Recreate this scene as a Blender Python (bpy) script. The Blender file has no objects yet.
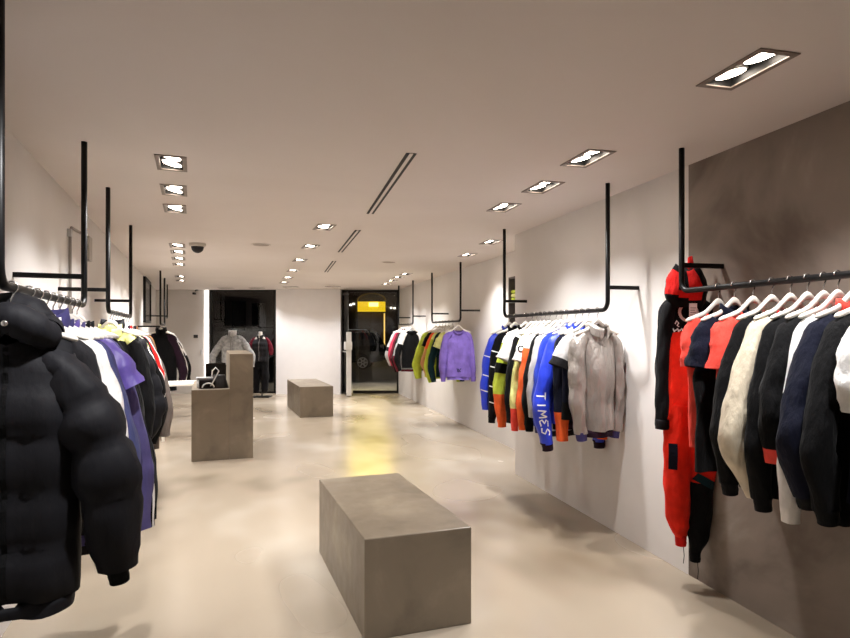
import bpy, bmesh, math, random
from mathutils import Vector, Matrix, noise
from mathutils.bvhtree import BVHTree

C = bpy.context.scene.collection
random.seed(7)
F = 610.0                      # focal length in pixels
HOR = 332.0                    # horizon row
EYE = 1.6
CEIL = 2.7
TH = math.atan(153/610)        # camera yaw to the right of the right-hand wall
CT, ST = math.cos(TH), math.sin(TH)
PI = math.pi

# ------------------------------------------------------------------ frames
FR = 0.0                       # right wall direction
FL = math.radians(6.58)        # left wall direction
FB = math.radians(5.5)         # plinth direction
FC = -TH                       # shop-front direction (square to the camera axis)

def fr(a, x, y, z=0.0):
    return Vector((x*math.cos(a) - y*math.sin(a), x*math.sin(a) + y*math.cos(a), z))

def px(u, d):                  # pixel column at depth d -> shop-front frame x
    return (u - 425)/F*d
def pz(v, d):
    return EYE + (HOR - v)/F*d

# ------------------------------------------------------------------ materials
def lin(c):
    c = c/255.0
    return c/12.92 if c <= .04045 else ((c + .055)/1.055)**2.4
def rgb(t):
    return (lin(t[0]), lin(t[1]), lin(t[2]), 1)

MATS = {}
def base_mat(name):
    m = bpy.data.materials.new(name); m.use_nodes = True
    nt = m.node_tree
    return m, nt, nt.nodes['Principled BSDF']

def setin(b, **kw):
    for k, v in kw.items():
        k = k.replace('_', ' ')
        if k in b.inputs: b.inputs[k].default_value = v

def fabric(name, col, rough=.85, var=.18, bump=.6, scale=9, sheen=.03, metal=0.0):
    if name in MATS: return MATS[name]
    m, nt, b = base_mat(name)
    tc = nt.nodes.new('ShaderNodeTexCoord')
    n = nt.nodes.new('ShaderNodeTexNoise'); n.inputs['Scale'].default_value = scale; n.inputs['Detail'].default_value = 4
    nt.links.new(tc.outputs['Object'], n.inputs['Vector'])
    r = nt.nodes.new('ShaderNodeValToRGB')
    c = rgb(col)
    r.color_ramp.elements[0].color = tuple(x*(1 - var) for x in c[:3]) + (1,)
    r.color_ramp.elements[1].color = tuple(min(1, x*(1 + var)) for x in c[:3]) + (1,)
    r.color_ramp.elements[0].position = .3; r.color_ramp.elements[1].position = .7
    nt.links.new(n.outputs['Fac'], r.inputs['Fac']); nt.links.new(r.outputs['Color'], b.inputs['Base Color'])
    bp = nt.nodes.new('ShaderNodeBump'); bp.inputs['Strength'].default_value = bump; bp.inputs['Distance'].default_value = .03
    n2 = nt.nodes.new('ShaderNodeTexNoise'); n2.inputs['Scale'].default_value = scale*1.6; n2.inputs['Detail'].default_value = 5
    mp = nt.nodes.new('ShaderNodeMapping'); mp.inputs['Scale'].default_value = (1.6, 1.6, .55)
    nt.links.new(tc.outputs['Object'], mp.inputs['Vector']); nt.links.new(mp.outputs['Vector'], n2.inputs['Vector'])
    nt.links.new(n2.outputs['Fac'], bp.inputs['Height']); nt.links.new(bp.outputs['Normal'], b.inputs['Normal'])
    setin(b, Roughness=rough, Metallic=metal, Sheen_Weight=sheen, Specular_IOR_Level=.5 if rough < .6 else .15)
    MATS[name] = m
    return m

def plain(name, col, rough=.5, metal=0.0, spec=.5):
    if name in MATS: return MATS[name]
    m, nt, b = base_mat(name)
    n = nt.nodes.new('ShaderNodeTexNoise'); n.inputs['Scale'].default_value = 6
    r = nt.nodes.new('ShaderNodeValToRGB'); c = rgb(col)
    r.color_ramp.elements[0].color = tuple(x*.94 for x in c[:3]) + (1,); r.color_ramp.elements[1].color = c
    tc = nt.nodes.new('ShaderNodeTexCoord'); nt.links.new(tc.outputs['Object'], n.inputs['Vector'])
    nt.links.new(n.outputs['Fac'], r.inputs['Fac']); nt.links.new(r.outputs['Color'], b.inputs['Base Color'])
    setin(b, Roughness=rough, Metallic=metal, Specular_IOR_Level=spec)
    MATS[name] = m
    return m

def emit(name, col, s):
    if name in MATS: return MATS[name]
    m, nt, b = base_mat(name)
    setin(b, Base_Color=rgb(col), Emission_Color=rgb(col), Emission_Strength=s)
    MATS[name] = m
    return m

def cement(name, lo, hi, scale=1.5, rough=(.3, .5), bump=.05, stretch=(1, 1, 1), spec=.5, mid=None, det=7, rs=5):
    if name in MATS: return MATS[name]
    m, nt, b = base_mat(name)
    tc = nt.nodes.new('ShaderNodeTexCoord'); mp = nt.nodes.new('ShaderNodeMapping'); mp.inputs['Scale'].default_value = stretch
    nt.links.new(tc.outputs['Object'], mp.inputs['Vector'])
    n = nt.nodes.new('ShaderNodeTexNoise'); n.inputs['Scale'].default_value = scale; n.inputs['Detail'].default_value = det
    n.inputs['Roughness'].default_value = .58; n.inputs['Distortion'].default_value = .5 if det > 4 else .1
    nt.links.new(mp.outputs['Vector'], n.inputs['Vector'])
    r = nt.nodes.new('ShaderNodeValToRGB')
    r.color_ramp.interpolation = 'EASE'; r.color_ramp.elements[0].color = rgb(lo); r.color_ramp.elements[0].position = .28
    r.color_ramp.elements[1].color = rgb(hi); r.color_ramp.elements[1].position = .72
    if mid:
        e = r.color_ramp.elements.new(.5); e.color = rgb(mid)
    nt.links.new(n.outputs['Fac'], r.inputs['Fac']); nt.links.new(r.outputs['Color'], b.inputs['Base Color'])
    n2 = nt.nodes.new('ShaderNodeTexNoise'); n2.inputs['Scale'].default_value = scale*rs; n2.inputs['Detail'].default_value = 6 if rs > 2 else 2
    nt.links.new(mp.outputs['Vector'], n2.inputs['Vector'])
    mr = nt.nodes.new('ShaderNodeMapRange'); mr.inputs['To Min'].default_value = rough[0]; mr.inputs['To Max'].default_value = rough[1]
    mr.inputs['From Min'].default_value = .1; mr.inputs['From Max'].default_value = .9
    nt.links.new(n2.outputs['Fac'], mr.inputs['Value']); nt.links.new(mr.outputs['Result'], b.inputs['Roughness'])
    bp = nt.nodes.new('ShaderNodeBump'); bp.inputs['Strength'].default_value = bump; bp.inputs['Distance'].default_value = .01
    nt.links.new(n2.outputs['Fac'], bp.inputs['Height'])
    if bump: nt.links.new(bp.outputs['Normal'], b.inputs['Normal'])
    setin(b, Specular_IOR_Level=spec)
    MATS[name] = m
    return m

def glass_mat():
    m = bpy.data.materials.new('shop_glass'); m.use_nodes = True; nt = m.node_tree
    nt.nodes.remove(nt.nodes['Principled BSDF'])
    t = nt.nodes.new('ShaderNodeBsdfTransparent'); t.inputs['Color'].default_value = (.86, .87, .86, 1)
    g = nt.nodes.new('ShaderNodeBsdfGlossy'); g.inputs['Roughness'].default_value = .02
    f = nt.nodes.new('ShaderNodeFresnel'); f.inputs['IOR'].default_value = 1.5
    x = nt.nodes.new('ShaderNodeMixShader')
    nt.links.new(f.outputs['Fac'], x.inputs['Fac']); nt.links.new(t.outputs[0], x.inputs[1]); nt.links.new(g.outputs[0], x.inputs[2])
    nt.links.new(x.outputs[0], nt.nodes['Material Output'].inputs['Surface'])
    return m
GLASS = glass_mat()

COL = dict(black=(8, 8, 10), offblack=(16, 15, 18), charcoal=(36, 35, 38), navy=(14, 17, 34), coral=(236, 78, 66), red=(205, 28, 24),
           brightred=(232, 44, 26), cream=(206, 194, 172), white=(236, 234, 232), purple=(128, 106, 190), lavender=(86, 80, 130),
           indigo=(66, 62, 108), lime=(188, 204, 70), orange=(240, 100, 48), royal=(30, 58, 205), blue=(44, 66, 178), grey=(132, 128, 128),
           lightgrey=(186, 184, 184), maroon=(104, 26, 42), pink=(200, 58, 84), teal=(18, 46, 52), yellow=(232, 232, 150), tan=(196, 140, 90),
           greybrown=(108, 98, 92), plum=(38, 20, 34), denim=(70, 74, 118))
def fb(k):
    if k == 'silver': return fabric('silver_nylon', (158, 151, 145), .34, .12, 1.0, 7, 0, .35)
    if k == 'puffblack': return fabric('black_padded_nylon', (25, 25, 29), .66, .2, .35, 4, .0)
    if k == 'purplenylon': return fabric('purple_nylon', (100, 82, 165), .45, .15, .4)
    if k == 'camo':
        m = fabric('mottled_grey_denim', (160, 160, 160), .8, .4, .3, 14); return m
    if k == 'royal': return fabric('royal_nylon', COL['royal'], .45, .12, .4)
    return fabric(k + '_cloth', COL[k])

BLACKMETAL = plain('black_powder_coated_steel', (9, 8, 9), .42, .0, .25)
CHROME = plain('chromed_steel', (205, 203, 200), .2, .9)
STEEL = plain('brushed_steel', (196, 196, 198), .35, .7)
WHITELAC = plain('white_lacquered_wood', (236, 230, 220), .4)
LAMPFRAME = plain('satin_grey_aluminium', (134, 122, 114), .5, .15)
DARK = plain('matt_black_housing', (14, 13, 13), .6)
WHITEPAINT = cement('white_wall_paint', (214, 209, 205), (222, 218, 215), .8, (.6, .75), .02, spec=.3)
CEILPAINT = cement('ceiling_paint', (220, 211, 205), (226, 218, 213), .5, (.75, .85), .01, spec=.2)
PLASTER = cement('taupe_cement_plaster', (100, 88, 79), (172, 160, 149), 1.0, (.5, .7), .08, spec=.3, mid=(132, 120, 110), det=5)
FLOORM = cement('polished_microcement_floor', (112, 98, 80), (196, 187, 173), .55, (.14, .36), 0, (1.0, .6, 1), .5, mid=(164, 151, 133), det=3, rs=1.2)
PLINTH = cement('cement_plinth', (100, 90, 76), (140, 128, 110), 2.2, (.3, .5), .05, spec=.45, mid=(120, 108, 92))
LAMPGLOW = emit('lamp_glow', (255, 240, 222), 22)
LAMPSOFT = emit('lamp_reflector_glow', (255, 240, 222), 5)

# ------------------------------------------------------------------ mesh helpers
class MB:
    def __init__(s): s.v = []; s.f = []; s.m = []
    def add(s, vs, fs, mi=0):
        o = len(s.v); s.v += [Vector(p) for p in vs]
        s.f += [tuple(i + o for i in f) for f in fs]
        s.m += ([mi]*len(fs) if isinstance(mi, int) else mi)
    def box(s, x0, x1, y0, y1, z0, z1, mi=0):
        vs = [(x, y, z) for z in (z0, z1) for y in (y0, y1) for x in (x0, x1)]
        s.add(vs, [(0, 2, 3, 1), (4, 5, 7, 6), (0, 1, 5, 4), (2, 6, 7, 3), (0, 4, 6, 2), (1, 3, 7, 5)], mi)
    def tube(s, pts, r, n=10, mi=0, cap=True):
        pts = [Vector(p) for p in pts]; rings = []
        up = None
        for i, p in enumerate(pts):
            t = (pts[min(i + 1, len(pts) - 1)] - pts[max(i - 1, 0)]).normalized()
            if up is None:
                up = Vector((0, 0, 1)) if abs(t.z) < .9 else Vector((1, 0, 0))
            a = (up - t*up.dot(t)).normalized(); b = t.cross(a); up = a
            rr = r[i] if isinstance(r, (list, tuple)) else r
            rings.append([p + a*rr*math.cos(2*PI*k/n) + b*rr*math.sin(2*PI*k/n) for k in range(n)])
        vs = [q for ring in rings for q in ring]
        fs = [(i*n + k, i*n + (k + 1) % n, (i + 1)*n + (k + 1) % n, (i + 1)*n + k) for i in range(len(pts) - 1) for k in range(n)]
        if cap:
            fs += [tuple(range(n))[::-1], tuple((len(pts) - 1)*n + k for k in range(n))]
        s.add(vs, fs, mi)
    def lathe(s, prof, n=24, c=(0, 0, 0), mi=0):
        vs = [(c[0] + r*math.cos(2*PI*k/n), c[1] + r*math.sin(2*PI*k/n), c[2] + z) for r, z in prof for k in range(n)]
        fs = [(i*n + k, i*n + (k + 1) % n, (i + 1)*n + (k + 1) % n, (i + 1)*n + k) for i in range(len(prof) - 1) for k in range(n)]
        fs += [tuple(range(n))[::-1], tuple((len(prof) - 1)*n + k for k in range(n))]
        s.add(vs, fs, mi)
    def build(s, name, mats, parent=None, smooth=False, bevel=0):
        me = bpy.data.meshes.new(name)
        me.from_pydata([tuple(p) for p in s.v], [], s.f)
        for m in (mats if isinstance(mats, (list, tuple)) else [mats]): me.materials.append(m)
        for p, i in zip(me.polygons, s.m):
            p.material_index = i; p.use_smooth = smooth
        o = bpy.data.objects.new(name, me); C.objects.link(o)
        if parent is not None: o.parent = parent
        if bevel:
            md = o.modifiers.new('bevel', 'BEVEL'); md.width = bevel; md.segments = 2; md.limit_method = 'ANGLE'
        me.validate(); me.update()
        return o

def empty(name, loc=(0, 0, 0), rz=0.0, label=None, cat=None, group=None, kind=None):
    o = bpy.data.objects.new(name, None); C.objects.link(o); o.empty_display_size = .1
    o.location = loc; o.rotation_euler = (0, 0, rz)
    tag(o, label, cat, group, kind)
    return o
def tag(o, label=None, cat=None, group=None, kind=None):
    if label: o['label'] = label
    if cat: o['category'] = cat
    if group: o['group'] = group
    if kind: o['kind'] = kind
    return o
def place(o, a, x, y, z=0.0, rz=0.0):
    o.location = fr(a, x, y, z); o.rotation_euler = (0, 0, a + rz); return o
def struct(name, mb, m, a=0.0, parent=None, bevel=0):
    o = mb.build(name, m, parent, bevel=bevel)
    o.rotation_euler = (0, 0, a)
    if parent is None: o['kind'] = 'structure'
    return o

def lerp(a, b, t): return a + (b - a)*t
def sst(a, b, x):
    t = max(0, min(1, (x - a)/(b - a))); return t*t*(3 - 2*t)
def nz(x, y, z): return noise.noise(Vector((x, y, z)))

def catmull(pts, n):
    P = [Vector(p) for p in pts]; out = []
    m = len(P) - 1
    for i in range(n + 1):
        s = i/n*m; k = min(int(s), m - 1); t = s - k
        a, b, c, d = P[max(k - 1, 0)], P[k], P[k + 1], P[min(k + 2, m)]
        out.append(.5*((2*b) + (c - a)*t + (2*a - 5*b + 4*c - d)*t*t + (3*b - a - 3*c + d)*t*t*t))
    return out

# ------------------------------------------------------------------ garments
def zone_index(zones, s):
    for i, (t, _) in enumerate(zones):
        if s <= t: return i
    return len(zones) - 1

def torso(L, ws=.205, wb=.235, dep=.05, seed=0, neck=.075, quilts=0, qd=.35, wr=1.0, nv=26, na=36, slope=.36, zones=(), sway=0, backdrop=.02):
    mb = MB(); vs = []
    for i in range(nv + 1):
        v = i/nv
        w = lerp(ws, wb, sst(0, .45, v)); w *= 1 + .03*nz(seed, v*4, 1)
        dd = dep*lerp(.35, 1, sst(0, .3, v))*(1 + .15*nz(seed + 3, v*3, 0))
        q = 1.0
        if quilts:
            ph = (v*quilts) % 1.0; e = min(ph, 1 - ph)
            q = 1 - qd*math.exp(-(e/.13)**2)
        for k in range(na):
            a = 2*PI*k/na; c, s_ = math.cos(a), math.sin(a)
            x = w*math.copysign(abs(c)**.8, c)*(1 + .05*(q - 1))
            dn = dd
            if v < .12:
                d0 = dep*.85*math.sqrt(max(0, 1 - (x/neck)**2)) if abs(x) < neck else .012
                dn = lerp(d0, dd, sst(0, .12, v))
            y = dn*math.copysign(abs(s_)**.75, s_)*q
            zs = -slope*max(0, abs(x) - neck*.8) - .25*max(0, abs(x) - ws*.85)
            z = zs*(1 - sst(0, .5, v)) - v*L
            if abs(x) < neck*1.05:
                drop = (.055 if s_ < 0 else backdrop)*math.cos(PI/2*min(1, abs(x)/(neck*1.05)))
                z -= drop*(1 - sst(0, .14, v))
            f = v**1.2*wr
            y += f*(.014*math.sin(x*26 + seed*1.7) + .012*math.sin(x*47 + seed*3.1 + v*2)) + wr*.016*nz(x*5 + seed, v*4, seed*.37)
            y += sway*v
            z += .010*nz(x*6, seed, 5)*sst(.8, 1, v)
            vs.append((x, y, z))
    fs, fm = [], []
    for i in range(nv):
        for k in range(na):
            fs.append((i*na + k, (i + 1)*na + k, (i + 1)*na + (k + 1) % na, i*na + (k + 1) % na))
            fm.append(zone_index(zones, (i + .5)/nv) if zones else 0)
    mb.add(vs, fs, fm)
    return mb

def sleeve(path, radii, seed=0, ns=30, na=18, wr=1.0, quilts=0, qd=.3, zones=(), stripe=None):
    mb = MB(); P = catmull(path, ns); m = len(radii) - 1; vs = []
    q_ = [Vector(p) for p in path]; mm = len(q_) - 1
    for i in range(ns + 1):                 # cloth hangs in straighter runs than a smooth curve
        t_ = i/ns*mm; k_ = min(int(t_), mm - 1)
        P[i] = P[i].lerp(q_[k_].lerp(q_[k_ + 1], t_ - k_), .55)
    for i, p in enumerate(P):
        s = i/ns
        t = (P[min(i + 1, ns)] - P[max(i - 1, 0)]).normalized()
        n2 = Vector((0, 1, 0)); n2 = (n2 - t*n2.dot(t)).normalized(); n1 = n2.cross(t).normalized()
        k = min(int(s*m), m - 1); tt = s*m - k; tt = tt*tt*(3 - 2*tt)
        rx = lerp(radii[k][0], radii[k + 1][0], tt); ry = lerp(radii[k][1], radii[k + 1][1], tt)
        q = 1.0
        if quilts:
            ph = (s*quilts + .15*nz(seed, s*3, 2)) % 1.0; e = min(ph, 1 - ph)
            q = 1 - qd*math.exp(-(e/.16)**2)
        for j in range(na):
            a = 2*PI*j/na
            w = 1 + wr*(.22*nz(math.cos(a)*1.4 + seed, math.sin(a)*1.4, s*5 + seed) + .045*math.sin(s*31 + 2.6*math.sin(a + seed) + seed)*sst(.2, .5, s) + .08*nz(seed + 7, math.cos(a)*2 + s*9, math.sin(a)*2) + .05*nz(math.cos(a)*3 - s*16, seed, math.sin(a)*3 + s*10))
            vs.append(p + n1*rx*q*w*math.cos(a) + n2*ry*q*w*math.sin(a))
    fs, fm = [], []
    for i in range(ns):
        for j in range(na):
            fs.append((i*na + j, (i + 1)*na + j, (i + 1)*na + (j + 1) % na, i*na + (j + 1) % na))
            z = zone_index(zones, (i + .5)/ns) if zones else 0
            if stripe is not None and j in stripe[0]: z = stripe[1]
            fm.append(z)
    fs.append(tuple(range(na))); fm.append(0)
    mb.add(vs, fs, fm)
    return mb

def ribbon(strokes, width, bvh, org, ax, ay, dr, off=.004):
    """flat lettering laid on a surface: strokes in the (ax, ay) plane are pushed along dr until they meet it"""
    mb = MB(); ax, ay, dr, org = Vector(ax), Vector(ay), Vector(dr).normalized(), Vector(org)
    for st in strokes:
        pts = []
        for a, b in zip(st[:-1], st[1:]):
            n = max(1, int(math.hypot(b[0] - a[0], b[1] - a[1])/.012))
            pts += [(lerp(a[0], b[0], k/n), lerp(a[1], b[1], k/n)) for k in range(n)]
        pts.append(st[-1]); L = []; ok = []
        for i, p in enumerate(pts):
            q0, q1 = pts[max(i - 1, 0)], pts[min(i + 1, len(pts) - 1)]
            t = Vector((q1[0] - q0[0], q1[1] - q0[1])); t = t.normalized() if t.length > 1e-9 else Vector((1, 0))
            for s in (-1, 1):
                x = p[0] - t.y*s*width/2; y = p[1] + t.x*s*width/2
                o = org + ax*x + ay*y
                h = bvh.ray_cast(o - dr*1.0, dr); ok.append(h[0] is not None)
                L.append((h[0] if h[0] is not None else o) - dr*off)
        mb.add(L, [(2*i, 2*i + 1, 2*i + 3, 2*i + 2) for i in range(len(pts) - 1) if all(ok[2*i:2*i + 4])])
    return mb
def arc(cx, cy, r, a0, a1, n=20):
    return [(cx + r*math.cos(lerp(a0, a1, i/n)), cy + r*math.sin(lerp(a0, a1, i/n))) for i in range(n + 1)]
def bvh_of(mb): return BVHTree.FromPolygons(mb.v, mb.f)

RAILS = {}
def rail_point(rail, t):
    r = RAILS[rail]; return fr(r['a'], r['x'], t, r['z'] - .135), r['a']

hanger_src = None
def make_hanger():
    root = empty('clothes_hanger', (0, 0, 0))
    mb = MB(); n = 28; na = 8; vs = []
    for i in range(n + 1):
        x = lerp(-.205, .205, i/n); ax_ = abs(x)
        z = .062*math.exp(-(ax_/.055)**2) - .30*max(0, ax_ - .06) - .004
        h = lerp(.019, .011, ax_/.205); w = lerp(.010, .013, ax_/.205)
        if i in (0, n): h *= .45; w *= .45
        for k in range(na):
            a = 2*PI*k/na; vs.append((x, w*math.cos(a), z + h*math.sin(a)))
    fs = [(i*na + k, (i + 1)*na + k, (i + 1)*na + (k + 1) % na, i*na + (k + 1) % na) for i in range(n) for k in range(na)]
    fs += [tuple(range(na)), tuple(n*na + k for k in range(na))[::-1]]
    mb.add(vs, fs); mb.build('shoulder_bar', WHITELAC, root, True)
    hk = MB(); pts = [(0, 0, .065), (0, 0, .095), (.006, 0, .106)]
    pts += [(.0205*math.cos(a), 0, .1365 + .0205*math.sin(a)) for a in [math.radians(-55 + 235*i/12) for i in range(13)]]
    hk.tube(pts, .0032, 8); hk.build('hook', CHROME, root, True)
    return root
def hang(rail, t, short, yaw=0.0):
    global hanger_src
    if hanger_src is None: r = hanger_src = make_hanger()
    else:
        r = hanger_src.copy(); C.objects.link(r)
        for ch in hanger_src.children:
            c = ch.copy(); C.objects.link(c); c.parent = r
    p, a = rail_point(rail, t)
    r.location = p; r.rotation_euler = (0, 0, a + yaw)
    r['label'] = 'white wooden clothes hanger carrying the ' + short
    r['category'] = 'hanger'; r['group'] = 'white clothes hangers on the rails'
    return r

GROUP = {'R1': 'clothes on the near right rail', 'R2': 'clothes on the middle right rail', 'R3': 'clothes on the far right rails',
         'R4': 'clothes on the far right rails', 'L1': 'clothes on the near left rail', 'L2': 'clothes on the middle left rail', 'L3': 'clothes on the far left rail'}
SEED = [0]
def garment(name, cat, label, short, rail=None, t=0, at=None, rz=0.0, body='black', slv=None, L=.78, SL=.84, out=.05, dep=.045, ws=.175, wb=.215,
            kind='long', collar='crew', collar_c=None, cuff=None, hem=None, zipper=None, hood=None, bz=None, sz=None, quilts=0, qd=.35, stripe=None,
            sr=1.0, group=None, yaw=0.0, elbow=None, pocket=None, spath=None, srad=None, sqd=None, slope=.36, sy=0.0, wr=1.0, hanger=True, sway=0):
    SEED[0] += 1; sd = SEED[0]*1.37
    if at is None:
        p, a = rail_point(rail, t)
        if hanger: hang(rail, t, short, yaw)
        p = p + Vector((0, 0, -.012)); rot = a + yaw
    else:
        p, rot = at, rz
    root = empty(name, p, rot, label, cat, group or GROUP.get(rail))
    slv = slv or body
    zones = bz or [(1.0, body)]
    tb = torso(L, ws, wb, dep, sd, quilts=quilts, qd=qd, zones=zones, slope=slope, wr=wr, sway=sway)
    ob = tb.build('body', [fb(c) for _, c in zones], root, True)
    info = {'root': root, 'body': tb, 'sleeves': {}}
    if kind != 'vest':
        for s in (-1, 1):
            if kind == 'short':
                path = [(s*.12, 0, -.048), (s*.175, 0, -.10), (s*(.205 + out*.4), -.008, -.19), (s*(.225 + out*.7), -.012, -.285)]
                rad = [(.04, .035), (.058*sr, .046*sr), (.066*sr, .052*sr), (.072*sr, .054*sr)]
            else:
                e = elbow if elbow is not None else out*.9
                path = spath(s) if spath else [(s*.12, 0, -.045), (s*.178, 0, -.115), (s*(.208 + e*.5), -.004 + sy*.3, -.10 - (SL - .1)*.33), (s*(.215 + e), -.012 + sy*.7, -.10 - (SL - .1)*.66), (s*(.205 + out), -.008 + sy, -SL)]
                rad = srad or [(.036, .03), (.056*sr, .044*sr), (.060*sr, .052*sr), (.058*sr, .054*sr), (.042*sr, .044*sr)]
            if rail and s == (1 if rail[0] == 'R' else -1):
                lim = {'R1': .165, 'R2': .165, 'R3': .19, 'R4': .17}.get(rail, .21)
                path = [(math.copysign(min(abs(q[0]), lim + .012*i_), s), q[1], q[2]) for i_, q in enumerate(path)]
                rad = [(min(q[0], .046), q[1]) for q in rad]
            zs = sz or [(1.0, slv)]
            mats = [fb(c) for _, c in zs]
            st = None
            if stripe: mats.append(fb(stripe[1])); st = (stripe[0] if s > 0 else [(9 - q) % 18 for q in stripe[0]], len(mats) - 1)
            sm = sleeve(path, rad, sd + s*3.3, zones=zs, quilts=quilts, qd=sqd if sqd is not None else min(qd, .3), stripe=st, wr=wr, ns=14 if kind == 'short' else 32)
            so = sm.build('sleeve', mats, root, True); info['sleeves'][s] = (sm, so)
            if cuff and kind != 'short':
                e1 = Vector(path[-1]); d = (e1 - Vector(path[-2])).normalized()
                cm = sleeve([e1 - d*.012, e1 + d*.02, e1 + d*.055], [(.04*sr, .043*sr), (.036*sr, .039*sr), (.034*sr, .037*sr)], sd, ns=6, wr=.4)
                cm.build('cuff', fb(cuff), so, True)
    cc = fb(collar_c or body)
    if collar == 'crew':
        mb = MB(); pts = []
        for i in range(25):
            a = 2*PI*i/24; y = math.sin(a)*dep*.9
            pts.append((.078*math.cos(a), y, -(.052 if y < 0 else .018)*abs(math.sin(a)) + .002))
        mb.tube(pts, .009, 8, cap=False); mb.build('collar', cc, root, True)
    elif collar == 'roll':
        mb = MB(); pts = []; rr = []
        for i in range(41):
            a = 2*PI*i/40; y = math.sin(a)
            pts.append((.105*math.cos(a), .07*y - .01, .040 - .0*max(0, -y) + .03*max(0, y) - .055*abs(math.cos(a))**1.5 + .012*nz(i*.45, sd, 1)))
            rr.append(.056 + .014*nz(i*.5, 2, sd) + .012*max(0, y))
        mb.tube(pts, rr, 16, cap=False); mb.build('hood_collar', cc, root, True)
    elif collar in ('stand', 'puff', 'shirt'):
        h = {'stand': .055, 'puff': .10, 'shirt': .045}[collar]; thick = {'stand': .006, 'puff': .022, 'shirt': .005}[collar]
        mb = MB(); vs = []; n = 28
        for j, (zz, g) in enumerate(((-.02, 1.0), (h*.5, 1.0 + thick*6), (h, 1.02), (h*.97, .9), (h*.3, .86), (-.02, .86))):
            for i in range(n):
                a = -PI/2 + .18 + (2*PI - .36)*i/(n - 1)
                y = math.sin(a)*dep*1.0*g
                vs.append((.082*g*math.cos(a), y, zz - (.045 if y < 0 else .01)*abs(math.sin(a)) + .004*nz(i*.3, j, sd)))
        mb.add(vs, [(j*n + i, j*n + i + 1, (j + 1)*n + i + 1, (j + 1)*n + i) for j in range(5) for i in range(n - 1)])
        mb.build('collar', cc, root, True)
    if hem:
        hm = torso(.06, wb*.93, wb*.9, dep*.95, sd, neck=.02, nv=4, slope=0, wr=.5, backdrop=0)
        for v_ in hm.v:
            v_.z = v_.z*1.0 - L + .012; v_.y += sway + .3*.014*math.sin(v_.x*26 + sd*1.7)
        hm.v = [Vector(q) for q in hm.v]
        hm.build('hem_band', fb(hem), root, True)
    if zipper:
        bv = bvh_of(tb)
        ribbon([[(0, -.06), (0, -L + .02)]], .016, bv, (0, 0, 0), (1, 0, 0), (0, 0, 1), (0, 1, 0), .003).build('zipper', fb(zipper), root)
    if pocket:
        bv = bvh_of(tb)
        for s in (-1, 1):
            ribbon([[(s*.10, -L*.62), (s*.155, -L*.80)]], .018, bv, (0, 0, 0), (1, 0, 0), (0, 0, 1), (0, 1, 0), .004).build('pocket_flap', fb(pocket), root)
    if hood:
        mb = MB(); nu, nv = 22, 12; vs = []
        for i in range(nv + 1):
            v = i/nv
            for k in range(nu):
                a = 2*PI*k/nu
                r = math.sin(PI*(.08 + .84*v))
                x = .135*math.cos(a)*r*(1.05 - .25*v)
                y = .012 + (dep*1.15)*math.sin(a)*r + dep*.35
                z = .075 - .25*v - .03*abs(math.cos(a)) + .02*nz(x*9, v*4, sd)
                vs.append((x, y, z))
        mb.add(vs, [(i*nu + k, (i + 1)*nu + k, (i + 1)*nu + (k + 1) % nu, i*nu + (k + 1) % nu) for i in range(nv) for k in range(nu)] + [tuple(range(nu)), tuple(nv*nu + k for k in range(nu))[::-1]])
        mb.build('hood', fb(hood), root, True)
    return info

# ------------------------------------------------------------------ camera
cam = bpy.data.cameras.new('camera'); co = bpy.data.objects.new('camera', cam); C.objects.link(co)
co.location = (0, 0, EYE); co.rotation_euler = (PI/2, 0, -TH)
cam.sensor_width = 36; cam.lens = F/850*36; cam.shift_y = 13/850; cam.clip_start = .05; cam.clip_end = 200
bpy.context.scene.camera = co

# ------------------------------------------------------------------ the room
FAR = 15.9
XR, XRR = 2.665, 3.2          # near right wall, set-back right wall
YC = 6.44                      # where the near right wall ends
YB = -2.6
m = MB(); m.add([fr(0, -5.5, YB - .2), fr(0, 4.6, YB - .2), fr(FC, 4.0, FAR + .25), fr(FC, -9.2, FAR + .25)], [(0, 1, 2, 3)])
struct('floor', m, FLOORM)
m = MB(); m.box(XR, XR + .12, YB, 3.48, 0, CEIL + .05); struct('wall_right', m, PLASTER)['label'] = 'taupe cement plaster wall behind the near right rail'
m = MB(); m.box(XR, XR + .12, 3.48, YC, 0, CEIL + .05); struct('wall_right_middle', m, WHITEPAINT)
m = MB(); m.box(XR + .12, XRR + .1, YC - .1, YC, 0, CEIL + .05); struct('wall_right_return', m, WHITEPAINT)
m = MB()
NY0, NY1, NZ0, NZ1 = 7.42, 7.98, 1.68, 2.36
for bx in ((XRR, XRR + .3, YC, NY0, 0, CEIL + .05), (XRR, XRR + .3, NY1, 15.6, 0, CEIL + .05), (XRR, XRR + .3, NY0, NY1, 0, NZ0), (XRR, XRR + .3, NY0, NY1, NZ1, CEIL + .05)): m.box(*bx)
struct('wall_right_far', m, WHITEPAINT)
m = MB(); m.box(-1.07, -.95, YB - .5, 17.6, 0, CEIL + .05); struct('wall_left', m, WHITEPAINT, FL)
m = MB(); m.box(-4, 4.6, YB - .12, YB, 0, CEIL + .05); struct('wall_back', m, WHITEPAINT)
# shop front (frame C)
uW0, uW1, uD0, uD1 = px(209, FAR), px(275.5, FAR), px(341, FAR), px(399, FAR)
m = MB(); m.box(-7.25, uW0, FAR, FAR + .2, 0, CEIL + .05); struct('wall_far_left', m, WHITEPAINT, FC)
PF = FAR - .25
m = MB(); m.box(px(276, PF), px(340.6, PF), PF, FAR + .2, 0, CEIL + .05); struct('wall_far_center', m, plain('white_panel_paint', (238, 235, 236), .5), FC)
m = MB(); m.box(uD1, .6, FAR, FAR + .2, 0, CEIL + .05); struct('wall_far_right', m, WHITEPAINT, FC)

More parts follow.
